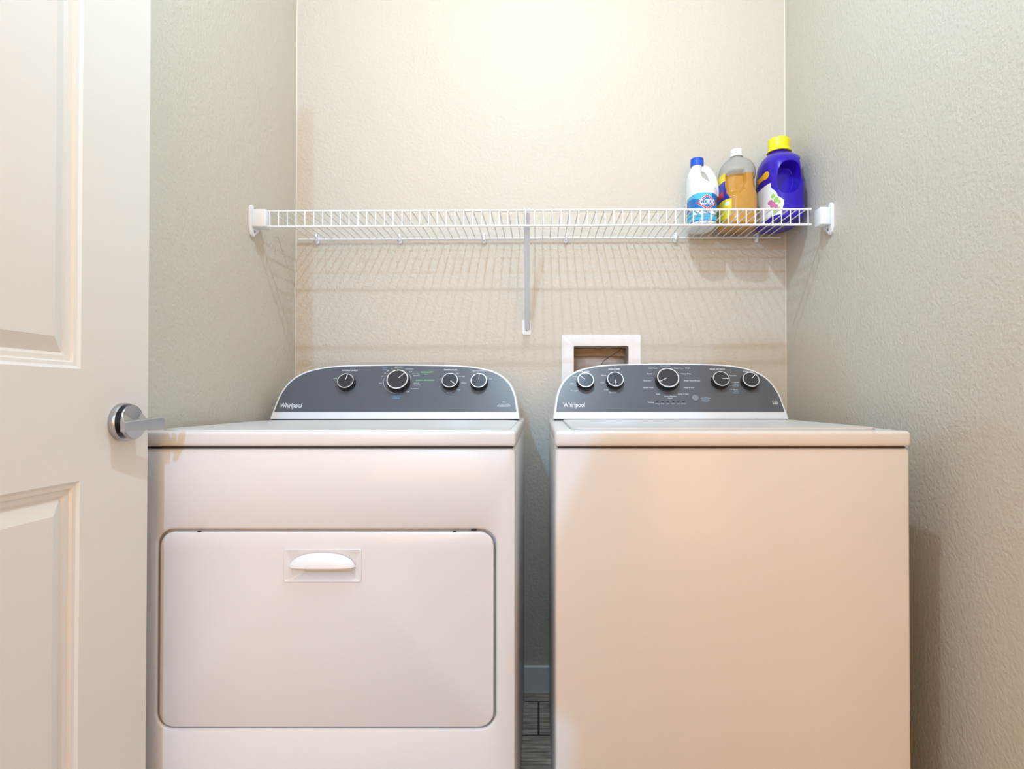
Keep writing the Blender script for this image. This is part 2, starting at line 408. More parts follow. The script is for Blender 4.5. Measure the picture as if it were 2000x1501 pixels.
# drop-down door
bm = bmesh.new()
hx0, hz0, hx1, hz1 = -.5015, .614, -.3485, .679
ro = rrect(-.7465, .3295, -.0885, .7125, .029, 8)
rings = []
for ins, y in ((0, FY + .02), (0, FY + .0035), (.0012, FY + .0012), (.004, FY)):
    rings.append([bm.verts.new((a - (1 if a > -.41 else -1) * ins, y, b_ - (1 if b_ > .52 else -1) * ins)) for a, b_ in ro])
ri = rrect(hx0, hz0, hx1, hz1, .003, 8)
rings.append([bm.verts.new((a, FY, b_)) for a, b_ in ri])
for A, B in zip(rings, rings[1:]):
    for k in range(len(A)): bm.faces.new((A[k], A[(k + 1) % len(A)], B[(k + 1) % len(A)], B[k]))
dd = mk('door', bm, ENAM, dryer, angle=30)
# handle pocket + lip
bm = bmesh.new()
ycen = FY
o_ = rrect(hx0, hz0, hx1, hz1, .003, 4); 
def ringat(x0, z0, x1, z1, r, y): return [bm.verts.new((a, y, b_)) for a, b_ in rrect(x0, z0, x1, z1, r, 4)]
cxh = (hx0 + hx1) / 2
R = [ringat(hx0, hz0, hx1, hz1, .003, FY + .001), ringat(hx0, hz0, hx1, hz1, .003, FY - .0018), ringat(hx0 + .0015, hz0 + .0015, hx1 - .0015, hz1 - .0015, .003, FY - .0025), ringat(hx0 + .004, hz0 + .004, hx1 - .004, hz1 - .004, .003, FY - .0012),
     ringat(hx0 + .014, hz0 + .006, hx1 - .012, hz1 - .027, .004, FY + .000), ringat(hx0 + .037, hz0 + .017, hx1 - .026, hz1 - .030, .003, FY + .018)]
for A, B in zip(R, R[1:]):
    for k in range(len(A)): bm.faces.new((A[k], A[(k + 1) % len(A)], B[(k + 1) % len(A)], B[k]))
bm.faces.new(R[-1])
pull = mk('door_pull', bm, PLW if False else ENAM, dd, angle=30)
bm = bmesh.new()
zl, zt_ = .6445, .6715; n1 = 28; rows = []
for j in range(9):
    t = j / 8; row = []
    for i in range(n1 + 1):
        u = -1 + 2 * i / n1; a = cxh + u * .066
        h = (zt_ - zl) * (1 - abs(u) ** 2.6) ** .6
        z = zl + h * t
        y = FY - .002 - .014 * (math.sqrt(max(0, 1 - t ** 2.2))) * (1 - abs(u) ** 4) ** .5
        row.append(bm.verts.new((a, y, z)))
    rows.append(row)
for A, B in zip(rows, rows[1:]):
    for i in range(n1): bm.faces.new((A[i], A[i + 1], B[i + 1], B[i]))
under = [bm.verts.new((v.co.x, FY + .002, zl + .003)) for v in rows[0]]
for i in range(n1): bm.faces.new((rows[0][i], under[i], under[i + 1], rows[0][i + 1]))
bmesh.ops.remove_doubles(bm, verts=bm.verts[:], dist=.00005)
mk('finger_lip', bm, PLW, pull, angle=60)
bm = bmesh.new()
p = P(925, 1034, FY); box(bm, (p.x - .005, FY + .004, p.z - .002), (p.x + .005, FY + .01, p.z + .003)); mk('door_catch', bm, GAP, dryer, smooth=False)
for px in (390, 888):
    bm = bmesh.new(); p = P(px, 1037, FY); box(bm, (p.x - .003, FY - .0005, p.z - .001), (p.x - .0005, FY + .004, p.z + .001)); box(bm, (p.x - .001, FY + .001, p.z - .001), (p.x + .003, FY + .004, p.z + .001)); mk('hinge_stop', bm, GAP, dryer, smooth=False)
con = console(dryer, DXC, .3595, .179)
for px, py, r, a in ((674.5, 743, .0245, 80), (878.5, 742, .0245, -42), (935, 742.5, .0245, 88)): knob(con, px, py, r, .020, a)
knob(con, 776, 740, .0325, .024, 47, 'cycle_knob')
logo(con, 568.5, 792)
bm = bmesh.new()
tx(bm, 'WRINKLE SHIELD', 683, 723.5, 3.4, fat=.0001); tx(bm, 'OFF', 655, 739.5, 3.2); tx(bm, 'TEMPERATURE', 880, 722.5, 3.4, fat=.0001); tx(bm, 'END OF CYCLE SIGNAL', 937, 724.5, 2.7, wide=.85)
for s, x, y in (('90', 766, 720), ('80', 758, 724), ('60', 752, 729), ('40', 747, 735), ('OFF', 743, 749), ('OFF', 797, 765), ('100', 773, 717.5)): tx(bm, s, x, y, 3)
tx(bm, 'Timed Dry', 780, 716.6, 2.6)
for s, x, y in (('Cool Down', 792, 720.5), ('OFF', 799, 726), ('Heavy Dry', 805, 730), ('Extra Dry', 807, 733.5), ('Normal', 808, 748), ('Casual Dry', 808, 752), ('Cool Down', 802, 759), ('High', 891, 729.5), ('Med. High', 895, 735), ('Medium', 901, 748), ('Low', 893, 761), ('Ex. Low', 873, 767), ('Off', 956, 740)): tx(bm, s, x, y, 2.7, 'LEFT')
tx(bm, '10-YEAR LIMITED', 984, 789.5, 2.4); tx(bm, 'WARRANTY', 984, 793, 4, fat=.0001)
x, v = facepx(984, 785); 
for k in range(3): tube(bm, [face_pt(x - .004, v - .002 + k * .002, .0012), face_pt(x + .004, v - .002 + k * .002, .0012)], .0005, 4)
# thin arc around the cycle knob
x, v = facepx(776, 744)
tube(bm, [face_pt(x + .0405 * math.cos(math.radians(a)), v + .0405 * math.sin(math.radians(a)), .001) for a in range(168, 400, 6)], .00035, 5)
mk('lettering', bm, WTXT, con, smooth=False)
bm = bmesh.new(); tx(bm, 'Timed', 752, 717.5, 3.4); tx(bm, 'Dry', 752, 721.5, 3.4); tx(bm, 'WRINKLE', 773.5, 773, 3.8, fat=.0001); tx(bm, 'SHIELD', 773.5, 777.5, 3.8, fat=.0001)
mk('blue_lettering', bm, BTXT, con, smooth=False)
bm = bmesh.new(); tx(bm, 'ACCUDRY', 834, 727, 4.4, fat=.0001); tx(bm, 'Sensor', 832, 731, 2.4); tx(bm, 'ENERGY PREFERRED', 830, 742.7, 3.3, fat=.0001)
mk('green_lettering', bm, GTXT, con, smooth=False)

# ---- washer
WXC = .3825
washer = tag(empty('washing_machine', (WXC, 1.53, 0)), 'white top-loading washing machine with plain front, standing by the right wall', 'washing machine')
cabinet(washer, .033, .733); deck(washer, .033, .733, True)
con = console(washer, .381, .3395, .182)
for px, py, r, a in ((1144, 741.5, .0250, 140), (1202, 740, .0250, -88), (1409, 739, .0250, -3), (1467, 740.5, .0250, 48)): knob(con, px, py, r, .020, a)
knob(con, 1305, 737, .0330, .024, 207, 'cycle_knob')
logo(con, 1121, 791)
bm = bmesh.new()
for s, x, y in (('SOIL LEVEL', 1142, 725.5), ('WASH TEMP', 1199.5, 721), ('RINSE OPTIONS', 1401, 721), ('PRESOAK', 1460, 725.5)): tx(bm, s, x, y, 3.5, fat=.0001)
for s, x, y in (('Heavy', 1128, 735), ('Light', 1121, 749), ('Ex. Light', 1129, 763), ('Warm', 1184, 733), ('Cool', 1180, 747), ('Cold', 1188, 761), ('Tap Cold', 1204, 766.5),
                ('Cold Wash', 1284, 719), ('Casual -', 1276, 730), ('Delicate -', 1273, 743.5), ('Quick Wash -', 1279, 757), ('Soak', 1289, 769.5), ('Display', 1277, 785.5)): tx(bm, s, x, y, 3.4, 'RIGHT')
for s, x, y in (('Deep Water Wash', 1316, 719), ('- Heavy Duty', 1328, 730), ('- Bulky Items/Sheets', 1334, 743.5), ('- Rinse & Spin', 1333, 757), ('Drain & Spin', 1324, 769.5), ('Normal', 1425, 733.5), ('+ 1 Rinse', 1427, 747), ('+ 2 Rinse', 1425, 760.5)): tx(bm, s, x, y, 3.4, 'LEFT')
tx(bm, 'Clean Washer', 1309, 774, 3.4); tx(bm, 'affresh', 1309, 777.5, 3)
for s, x in (('Sensing', 1284), ('Wash', 1293.5), ('Soak', 1304), ('Rinse', 1314.5), ('Spin', 1325), ('Lid Lock', 1335)): tx(bm, s, x, 788.5, 2.2)
x, v = facepx(1513.5, 786)
for a, b_, c_, d in ((-.007, -.006, .007, -.003), (-.007, -.002, -.0055, .006), (.0055, -.002, .007, .006), (-.007, .005, .007, .006), (-.003, -.001, .004, .0005), (-.002, .002, .003, .0033)):
    bm.faces.new([bm.verts.new(face_pt(x + p_, v + q_, .0012)) for p_, q_ in ((a, b_), (c_, b_), (c_, d), (a, d))])
mk('lettering', bm, WTXT, con, smooth=False)
bm = bmesh.new(); tx(bm, 'Power Wash', 1299.5, 714.6, 3.0); tx(bm, 'Fabric', 1437, 750.5, 3); tx(bm, 'Softener', 1437, 753.5, 3); tx(bm, 'Fabric', 1437, 764, 3); tx(bm, 'Softener', 1437, 767, 3); tx(bm, 'Start/Pause', 1378, 777, 3.2); tx(bm, 'Hold 3 sec', 1378, 781, 3); tx(bm, 'to Drain', 1378, 784.5, 2.4)
mk('blue_lettering', bm, mat('pale_blue_ink', (.40, .58, .82), .5), con, smooth=False)
for px in (1283, 1293.5, 1304, 1314.5, 1325, 1335):
    bm = bmesh.new(); x, v = facepx(px, 784); prism(bm, rrect(x - .0035, v - .0014, x + .0035, v + .0014, .001, 3), lambda a, b_, d: face_pt(a, b_, d), .0004, .0014); mk('indicator_light', bm, BLACK, con)
x, v = facepx(1357.5, 777.5); bm = bmesh.new(); lathe(bm, [(0, 0), (.0098, 0), (.0098, .0028), (.009, .0036), (0, .0036)], (face_pt(x, v, .0006), FN, Vector((1, 0, 0)), FV), 32)
mk('start_button', bm, mat('grey_button', (.22, .23, .25), .4), con)

# ------------------------------------------------------------------ laundry outlet box in the wall
ob = tag(empty('laundry_outlet_box', (.209, YB, 1.07)), 'white square wall outlet box with an open recess, behind the washing machine', 'outlet box')
bm = bmesh.new(); f0, f1, g0, g1 = P(1097, 653, YB - .006), P(1252, 653, YB - .006), 0, 0
X0, X1, Z1, Z0 = f0.x, f1.x, f0.z, HZ0 - .04
steps = [((X0, Z0, X1, Z1), YB), ((X0, Z0, X1, Z1), YB - .005), ((X0 + .002, Z0 + .002, X1 - .002, Z1 - .002), YB - .0065), ((HX0 + .001, HZ0 + .001, HX1 - .001, HZ1 - .001), YB - .0045), ((HX0 + .001, HZ0 + .001, HX1 - .001, HZ1 - .001), YB + .012)]
R = [[bm.verts.new((a, y, b_)) for a, b_ in rrect(*q, .004, 4)] for q, y in steps]
for A, B in zip(R, R[1:]):
    for k in range(len(A)): bm.faces.new((A[k], A[(k + 1) % len(A)], B[(k + 1) % len(A)], B[k]))
mk('frame', bm, PLW, ob)
bm = bmesh.new()
INN = mat('unfinished_drywall', (.50, .36, .25), .8, noise=(16, (.74, .70, .68), (1, 1, 1.6)))
e = .0008; a0, a1, b0, b1, yb = HX0 + e, HX1 - e, HZ0 + e, HZ1 - e, YB + .105
for q in ([(a0, YB + .012, b0), (a1, YB + .012, b0), (a1, yb, b0), (a0, yb, b0)], [(a0, YB + .012, b1), (a1, YB + .012, b1), (a1, yb, b1), (a0, yb, b1)], [(a0, YB + .012, b0), (a0, yb, b0), (a0, yb, b1), (a0, YB + .012, b1)],
          [(a1, YB + .012, b0), (a1, yb, b0), (a1, yb, b1), (a1, YB + .012, b1)], [(a0, yb, b0), (a1, yb, b0), (a1, yb, b1), (a0, yb, b1)]): bm.faces.new([bm.verts.new(p) for p in q])
mk('recess', bm, INN, ob, smooth=False)
bm = bmesh.new(); box(bm, (a0, YB + .075, HZ1 - .03), (a1, YB + .1045, HZ1 - .001), .002, 1); mk('wooden_blocking', bm, mat('old_timber', (.34, .22, .12), .8, noise=(20, (.45, .32, .2), (1, 1, 6))), ob)
bm = bmesh.new(); tube(bm, [P(*q) for q in ((1214, 680, YB + .06), (1208, 686, YB + .055), (1198, 692, YB + .05), (1188, 698, YB + .045), (1180, 704, YB + .04), (1175, 711, YB + .035), (1168, 730, YB + .03))], .0011, 8); mk('loose_wire', bm, mat('dark_wire', (.05, .03, .025), .5), ob)

# ------------------------------------------------------------------ wire shelf
SY0, SY1, SZ = 1.655, 1.946, 1.5065                   # front, back, deck height
shelf = tag(empty('wire_shelf', (0, 1.8, SZ)), 'long white wire shelf on the wall above both appliances', 'shelf')
bm = bmesh.new(); r0 = .0017
xs = []; x = (525 - VX) / FPX * SY0
while x < (1596 - VX) / FPX * SY0: xs.append(x); x += .02495
zl = SZ - .0435
for x in xs:
    tube(bm, [(x, SY0 - .0005, zl), (x, SY0 - .0005, SZ - .002), (x, SY0 + .002, SZ + .0018), (x, SY0 + .006, SZ + .0025), (x, SY1, SZ + .0025)], r0, 6)
mk('cross_wires', bm, WIREW, shelf)
for y, z, a, b_, r in ((SY0 + .001, SZ, xs[0] - .006, xs[-1] + .010, .0031), (SY0 + .0015, zl, xs[0] - .006, xs[-1] + .010, .0031), (1.798, SZ - .0025, -.795, .806, .0031), (SY1, SZ - .001, -.798, .803, .0031)):
    bm = bmesh.new(); tube(bm, [(a, y, z), (b_, y, z)], r, 10); mk('rail', bm, WIREW, shelf)
for s, wx, bx in ((1, XL, -.7655), (-1, XR, .790)):    # end brackets
    bm = bmesh.new(); yb0, yb1 = 1.640, 1.678
    box(bm, (wx + s * .009, yb0, SZ - .047), (bx, yb1, SZ + .002), .002, 2)
    prof_ = [(yb0 - .004, SZ - .050), (yb0 - .004, SZ + .006), (yb0 + .004, SZ + .016), (yb1 + .006, SZ - .004), (yb1 + .006, SZ - .050), (yb0 + .012, SZ - .074), (yb0 + .002, SZ - .068)]
    t_ = bmesh.new(); prism(t_, prof_, lambda a, b_, d: (d, a, b_), wx, wx + s * .009)
    bmesh.ops.bevel(t_, geom=t_.edges[:], offset=.0012, segments=2, affect='EDGES'); merge(bm, t_)
    eb = mk('end_bracket', bm, PLW, shelf)
    bm = bmesh.new()
    for zz in (SZ + .007, SZ - .058): bm = bmesh.new(); lathe(bm, [(0, 0), (.004, 0), (.003, .0018), (0, .0022)], (Vector((wx + s * .009, 1.655, zz)), Vector((s, 0, 0)), Vector((0, 1, 0)), Vector((0, 0, 1))), 16); mk('screw', bm, SCREW, eb)
# diagonal support brace
bm = bmesh.new(); A = Vector((-.0335, SY0 + .003, SZ + .001)); B = Vector((-.0385, YB - .006, 1.206)); d = (B - A).normalized(); nrm = Vector((1, 0, 0)).cross(d).normalized()
if nrm.y > 0: nrm = -nrm
hw = .0088; cs = [(-hw, .004), (-hw, -.006), (-hw * .6, -.0075), (hw * .6, -.0075), (hw, -.006), (hw, .004), (hw - .0015, .004), (hw - .0015, -.0045), (-hw + .0015, -.0045), (-hw + .0015, .004)]
RR = [[bm.verts.new(p + Vector((1, 0, 0)) * a - nrm * b_) for a, b_ in cs] for p in (A + d * .002, A + (B - A) * .33, A + (B - A) * .66, B)]
for R0, R1 in zip(RR, RR[1:]):
    for k in range(len(cs)): bm.faces.new((R0[k], R0[(k + 1) % len(cs)], R1[(k + 1) % len(cs)], R1[k]))
bm.faces.new(RR[0]); bm.faces.new(RR[-1])
for s in (-1, 1): tube(bm, [A + Vector((s * .0068, -.001, -.010)), A + Vector((s * .0068, -.005, .000)), A + Vector((s * .0068, -.002, .005)), A + Vector((s * .0068, .003, .004))], .0022, 8)
brc = mk('support_brace', bm, BRACE, shelf)
bm = bmesh.new(); p = P(1028, 640, YB)
prism(bm, rrect(p.x - .014, p.z - .0225, p.x + .014, p.z + .027, .005, 5), lambda a, b_, dd_: (a, dd_, b_), YB, YB - .0045)
fp = mk('foot_plate', bm, PLW, brc)
bm = bmesh.new(); lathe(bm, [(0, 0), (.0035, 0), (.0028, .0015), (0, .002)], (Vector((p.x, YB - .0045, p.z - .008)), Vector((0, -1, 0)), Vector((1, 0, 0)), Vector((0, 0, 1))), 16); mk('screw', bm, SCREW, fp)
for px in (617, 780, 945, 1105, 1320, 1480):
    x = (px - VX) / 590
    bm = bmesh.new(); box(bm, (x - .0045, YB - .008, SZ - .014), (x + .0045, YB, SZ + .016), .002, 2)
    pts = [(x, YB - .006, SZ + .014), (x, SY1 - .006, SZ + .012), (x, SY1 - .008, SZ + .002), (x, SY1 - .006, SZ - .006), (x, SY1 + .002, SZ - .009), (x, YB - .004, SZ - .008)]
    tube(bm, pts, .0042, 8, ry=.0028)
    lathe(bm, [(0, 0), (.0062, 0), (.006, .005), (.004, .0075), (0, .008)], (Vector((x, YB - .006, SZ - .010)), Vector((0, -1, 0)), Vector((1, 0, 0)), Vector((0, 0, 1))), 16)
    mk('wall_clip', bm, PLW, shelf)
shelf.rotation_euler = (0, math.radians(-.22), 0)

# ------------------------------------------------------------------ bottles
BZ = SZ + .0043
def sup(a, rx, ry, e):
    c, s = math.cos(a), math.sin(a)
    return rx * math.copysign(abs(c) ** (2 / e), c), ry * math.copysign(abs(s) ** (2 / e), s)
class Loft:
    def __init__(s, secs, base, disp=None, rot=0): s.k = secs; s.b = Vector(base); s.disp = disp; s.rot = rot
    def sec(s, z):
        k = s.k
        if z <= k[0][0]: return k[0][1:]
        for i in range(len(k) - 1):
            if z <= k[i + 1][0]:
                t = (z - k[i][0]) / (k[i + 1][0] - k[i][0])
                p0 = k[max(i - 1, 0)]; p1 = k[i]; p2 = k[i + 1]; p3 = k[min(i + 2, len(k) - 1)]
                o = []
                for j in range(1, 6):
                    h = p2[0] - p1[0]
                    m1 = (p2[j] - p0[j]) / max(1e-6, p2[0] - p0[0]) * h; m2 = (p3[j] - p1[j]) / max(1e-6, p3[0] - p1[0]) * h
                    dl = p2[j] - p1[j]                        # keep it monotone
                    if dl == 0: m1 = m2 = 0
                    else:
                        m1 = 0 if m1 / dl < 0 else (min(m1 / dl, 3) * dl); m2 = 0 if m2 / dl < 0 else (min(m2 / dl, 3) * dl)
                    t2, t3 = t * t, t ** 3
                    o.append((2 * t3 - 3 * t2 + 1) * p1[j] + (t3 - 2 * t2 + t) * m1 + (-2 * t3 + 3 * t2) * p2[j] + (t3 - t2) * m2)
                return o
        return k[-1][1:]
    def pt(s, a, z, out=0):
        cx, cy, rx, ry, e = s.sec(z); u, v = sup(a, rx + out, ry + out, e)
        x, y = cx + u, cy + v
        if s.disp: x, y = s.disp(x, y, z, cx, cy, rx, ry)
        return s.b + Vector((x, y, z))
    def front(s, u, z, out=.0006):                            # point of the front surface at x = u
        cx, cy, rx, ry, e = s.sec(z); q = min(.999, abs((u - cx) / (rx + 1e-6)))
        y = cy - (ry + out) * (1 - q ** e) ** (1 / e)
        x = u
        if s.disp: x, y = s.disp(x, y, z, cx, cy, rx, ry)
        return s.b + Vector((x, y, z))
    def mesh(s, bm, z0, z1, n=96, m=60, cap0=True, cap1=True, mi=0):
        R = []
        for j in range(m + 1):
            z = z0 + (z1 - z0) * j / m
            R.append([bm.verts.new(s.pt(2 * math.pi * (k + .5) / n, z)) for k in range(n)])
        for A, B in zip(R, R[1:]):
            for k in range(n): f = bm.faces.new((A[k], A[(k + 1) % n], B[(k + 1) % n], B[k])); f.material_index = mi
        if cap0: bm.faces.new(R[0])
        if cap1: bm.faces.new(R[-1])
    def patch(s, bm, a0, a1, z0, z1, fn, out=.0005, n=80, m=60):   # fn(a, z) -> material index or None
        G = [[bm.verts.new(s.pt(a0 + (a1 - a0) * i / n, z0 + (z1 - z0) * j / m, out)) for i in range(n + 1)] for j in range(m + 1)]
        for j in range(m):
            for i in range(n):
                q = fn(a0 + (a1 - a0) * (i + .5) / n, z0 + (z1 - z0) * (j + .5) / m)
                if q is not None:
                    f = bm.faces.new((G[j][i], G[j][i + 1], G[j + 1][i + 1], G[j + 1][i])); f.material_index = q
        bmesh.ops.delete(bm, geom=[v for v in bm.verts if not v.link_faces], context='VERTS')
def sm(a, b, x): t = min(1, max(0, (x - a) / (b - a))); return t * t * (3 - 2 * t)
def cap(root, L, z0, h, r, m, flare=0, cx=0, cy=0, ribs=0, top=.0015, name='cap'):
    bm = bmesh.new(); n = 96; R = []
    for hh, rr in ((0, r + flare), (.0015, r + flare), (.002, r + flare * .9), (h * .3, r), (h - top, r * .985), (h, r * .985 - top), (h, 0.0001)):
        row = []
        for k in range(n):
            a = 2 * math.pi * k / n; q = rr * (1 + (.012 * math.cos(a * ribs) if ribs and .2 * h < hh < h - top / 2 else 0))
            row.append(bm.verts.new(L.b + Vector((cx + q * math.cos(a), cy + q * math.sin(a), z0 + hh))))
        R.append(row)
    for A, B in zip(R, R[1:]):
        for k in range(n): bm.faces.new((A[k], A[(k + 1) % n], B[(k + 1) % n], B[k]))
    bm.faces.new(R[0])
    return mk(name, bm, m, root)

# --- 1 bleach jug
loc = (.519, 1.870, BZ + .0021)
jug = tag(empty('bleach_bottle', loc), 'small white bleach jug with blue cap and blue diamond logo label on the wire shelf', 'bottle')
BLW = mat('white_bottle_plastic', (.90, .90, .92), .35)
L1 = Loft([(0, 0, 0, .035, .053, 2.8), (.002, 0, 0, .040, .059, 2.8), (.008, 0, 0, .043, .063, 2.7), (.03, 0, 0, .0435, .064, 2.6), (.108, 0, 0, .0435, .064, 2.6), (.118, -.0005, 0, .0430, .062, 2.5), (.130, -.005, 0, .039, .056, 2.4), (.145, -.013, 0, .0305, .047, 2.3), (.158, -.0205, 0, .0235, .038, 2.2), (.170, -.0215, 0, .0215, .032, 2.1), (.183, -.0195, 0, .0185, .024, 2), (.197, -.0150, 0, .0160, .018, 2), (.206, -.0130, 0, .0155, .0155, 2)], loc)
bm = bmesh.new(); L1.mesh(bm, 0, .206, m=70)
body = mk('body', bm, BLW, jug, angle=50)
bm = bmesh.new(); b_ = Vector(loc)
tube(bm, [b_ + Vector(q) for q in ((-.012, 0, .190), (.002, 0, .194), (.014, 0, .192), (.024, 0, .184), (.032, 0, .174), (.038, 0, .158), (.0415, 0, .141), (.0415, 0, .125), (.037, 0, .108))], [.0080, .0080, .0080, .0078, .0078, .0078, .008, .0085, .0095], 20, ry=[.012, .0125, .013, .013, .013, .0135, .014, .017, .021])
mk('handle', bm, BLW, jug, angle=60)
cap(jug, L1, .202, .0235, .0205, mat('blue_cap', (.005, .09, .60), .35), cx=-.0125, ribs=40)
BLU = mat('label_blue', (.01, .17, .55), .35); CYA = mat('label_cyan', (.08, .50, .75), .35); LWH = mat('label_white', (.88, .90, .92), .35); LRD = mat('label_red', (.62, .04, .05), .4); TEAL = mat('label_teal', (.01, .30, .45), .35)
zc = .067
def lab1(a, z):
    u = math.cos(a) * .0435
    top = .091 + .006 * math.cos((u + .01) / .05 * 1.4)
    if z > top: return None
    if z < .022: return 1 if (z > .014) else 0
    if z < .044:
        return 2 if abs(u + .004) < .028 and z > .031 and math.sin(u * 260 + z * 300) > -.7 else (1 if math.sin(z * 520 + u * 90) > 0 else 4)
    if u < .012 and z > .087 - .45 * (u + .043) - 3 * (u + .02) ** 2: return 1
    return 0
bm = bmesh.new(); L1.patch(bm, math.radians(178), math.radians(362), .010, .112, lab1, n=240, m=180)
lb = mk('label', bm, [BLU, CYA, LWH, LRD, TEAL], jug)
def dia(bm, hw_, hh, z0, out, cx=.001):
    N = 24; pts = []
    c = [(cx - hw_, z0), (cx, z0 + hh), (cx + hw_, z0), (cx, z0 - hh)]
    rows = 16; G = []
    for j in range(rows + 1):
        t = -1 + 2 * j / rows; w_ = hw_ * (1 - abs(t)) + .0002
        G.append([bm.verts.new(L1.front(cx + w_ * (-1 + 2 * i / N), z0 + hh * t, out)) for i in range(N + 1)])
    for A, B in zip(G, G[1:]):
        for i in range(N): bm.faces.new((A[i], A[i + 1], B[i + 1], B[i]))
for q, (hw_, hh, m, nm) in enumerate(((.0345, .0245, LWH, 'logo_edge'), (.0325, .023, LRD, 'logo_border'), (.0265, .0180, LWH, 'logo_line'), (.0250, .0168, BLU, 'logo_diamond'))):
    bm = bmesh.new(); dia(bm, hw_, hh, zc, .0008 + .0003 * q); mk(nm, bm, m, lb)
bm = bmesh.new(); text(bm, 'CLOROX', .0185, lambda a, b_: L1.front(.0005 + a, zc + b_ * 1.2, .0030), wide=.56, fat=.0006, dense=4); mk('lettering', bm, LWH, lb, smooth=False)
bm = bmesh.new(); text(bm, 'Disinfecting', .0075, lambda a, b_: L1.front(-.004 + a, .040 + b_, .0012), fat=.0001, dense=3); text(bm, 'Bleach', .010, lambda a, b_: L1.front(-.004 + a, .032 + b_, .0012), fat=.0001, dense=3); mk('blue_lettering', bm, BLU, lb, smooth=False)

# --- 2 amber cleaner bottle
loc = (.6325, 1.868, BZ + .0026)
bot = tag(empty('cleaner_bottle', loc), 'translucent bottle of amber cleaner with white cap, between bleach jug and purple jug', 'bottle')
def d2(x, y, z, cx, cy, rx, ry):
    if y > cy: return x, y
    u = x - cx
    zz = sm(.086, .109, z) * (1 - sm(.152, .172, z))
    hwid = .0115 + .02 * (1 - sm(.086, .122, z))
    m = sm(hwid, hwid + .006, abs(u - .019)) * (1 if u > .019 else sm(-.050, -.042, u)) * zz
    return x, y + .016 * m * (ry / .052)
L2 = Loft([(0, 0, 0, .048, .056, 2.8), (.002, 0, 0, .0525, .0615, 2.8), (.008, 0, 0, .0550, .066, 2.8), (.03, 0, 0, .0555, .067, 2.8), (.110, 0, 0, .0555, .067, 2.8), (.145, 0, 0, .0550, .066, 2.6), (.170, 0, 0, .0550, .065, 2.5), (.188, 0, 0, .0530, .060, 2.3), (.206, 0, 0, .045, .050, 2.1), (.218, 0, 0, .032, .034, 2), (.225, 0, 0, .020, .020, 2), (.228, 0, 0, .0165, .0165, 2), (.232, 0, 0, .016, .016, 2)], loc, d2)
LVL = .158
MILK = mat('milky_plastic', (.66, .66, .60), .25, trans=.45); AMB = mat('amber_liquid_in_plastic', (.74, .37, .06), .16, .6, coat=.4, trans=.25)
bm = bmesh.new(); L2.mesh(bm, LVL, .232, n=160, m=50, cap0=False); mk('bottle_shell', bm, MILK, bot, angle=60)
bm = bmesh.new(); L2.mesh(bm, 0, LVL, n=200, m=110, cap1=True); mk('liquid', bm, AMB, bot, angle=60)
cap(bot, L2, .230, .0235, .0185, mat('white_cap', (.92, .92, .90), .4), flare=.0015, ribs=36)
YEL = mat('label_yellow', (.90, .70, .02), .4); DBL = mat('label_deep_blue', (.01, .03, .40), .35)
def lab2(a, z):
    u = math.cos(a) * .0555
    lim = -.048 if z > .122 else -.048 + (.122 - z) * .30
    if z < .082: lim = -.030 - max(0, (.05 - z)) * .2
    if u > lim or z < .02 or z > .165: return None
    if z > .140: return 0
    if z > .080: return 2 if .090 < z < .110 and u < -.051 else 1
    if (u + .042) ** 2 + (z - .066) ** 2 < .007 ** 2: return 3
    return 0
bm = bmesh.new(); L2.patch(bm, math.radians(120), math.radians(262), .02, .186, lab2, n=220, m=240)
mk('label', bm, [YEL, DBL, LRD, LWH], bot)

# --- 3 purple detergent
loc = (.7575, 1.843, BZ + .0040)
pur = tag(empty('detergent_jug', loc), 'large purple detergent jug with yellow cap and moulded grip, in the shelf corner', 'bottle')
PUR = mat('purple_bottle_plastic', (.028, .006, .42), .32, .35, coat=.15)
def d3(x, y, z, cx, cy, rx, ry):
    u = x - cx
    if y < cy:
        uu = (u + .004 - (z - .13) * .10) / .033; vv = (z - .126) / .049
        q = (abs(uu) ** 2.6 + abs(vv) ** 2.6)
        m = 1 - sm(.62, 1.15, q)
        y += .046 * m
    m2 = sm(.028, .050, u) * sm(.120, .134, z) * (1 - sm(.190, .200, z))
    x -= .011 * m2
    return x, y
L3 = Loft([(0, 0, 0, .048, .082, 3), (.002, 0, 0, .0525, .088, 3), (.009, 0, 0, .0560, .092, 3), (.03, 0, 0, .0570, .093, 3), (.120, 0, 0, .0580, .091, 3), (.160, 0, 0, .0585, .087, 2.8), (.186, 0, 0, .0585, .080, 2.6), (.205, 0, 0, .053, .064, 2.4), (.218, 0, 0, .042, .045, 2.2), (.226, 0, 0, .034, .034, 2), (.230, 0, 0, .030, .030, 2), (.238, 0, 0, .029, .029, 2)], loc, d3)
bm = bmesh.new(); L3.mesh(bm, 0, .238, n=420, m=230); mk('body', bm, PUR, pur, angle=60)
YC = mat('yellow_cap', (.93, .80, .01), .35)
cap(pur, L3, .232, .043, .0325, YC, flare=.004, cx=0, ribs=44, top=.003)
GRN = mat('label_green', (.35, .60, .12), .4); PNK = mat('label_pink', (.62, .18, .38), .4); ORG = mat('label_orange', (.90, .45, .02), .4)
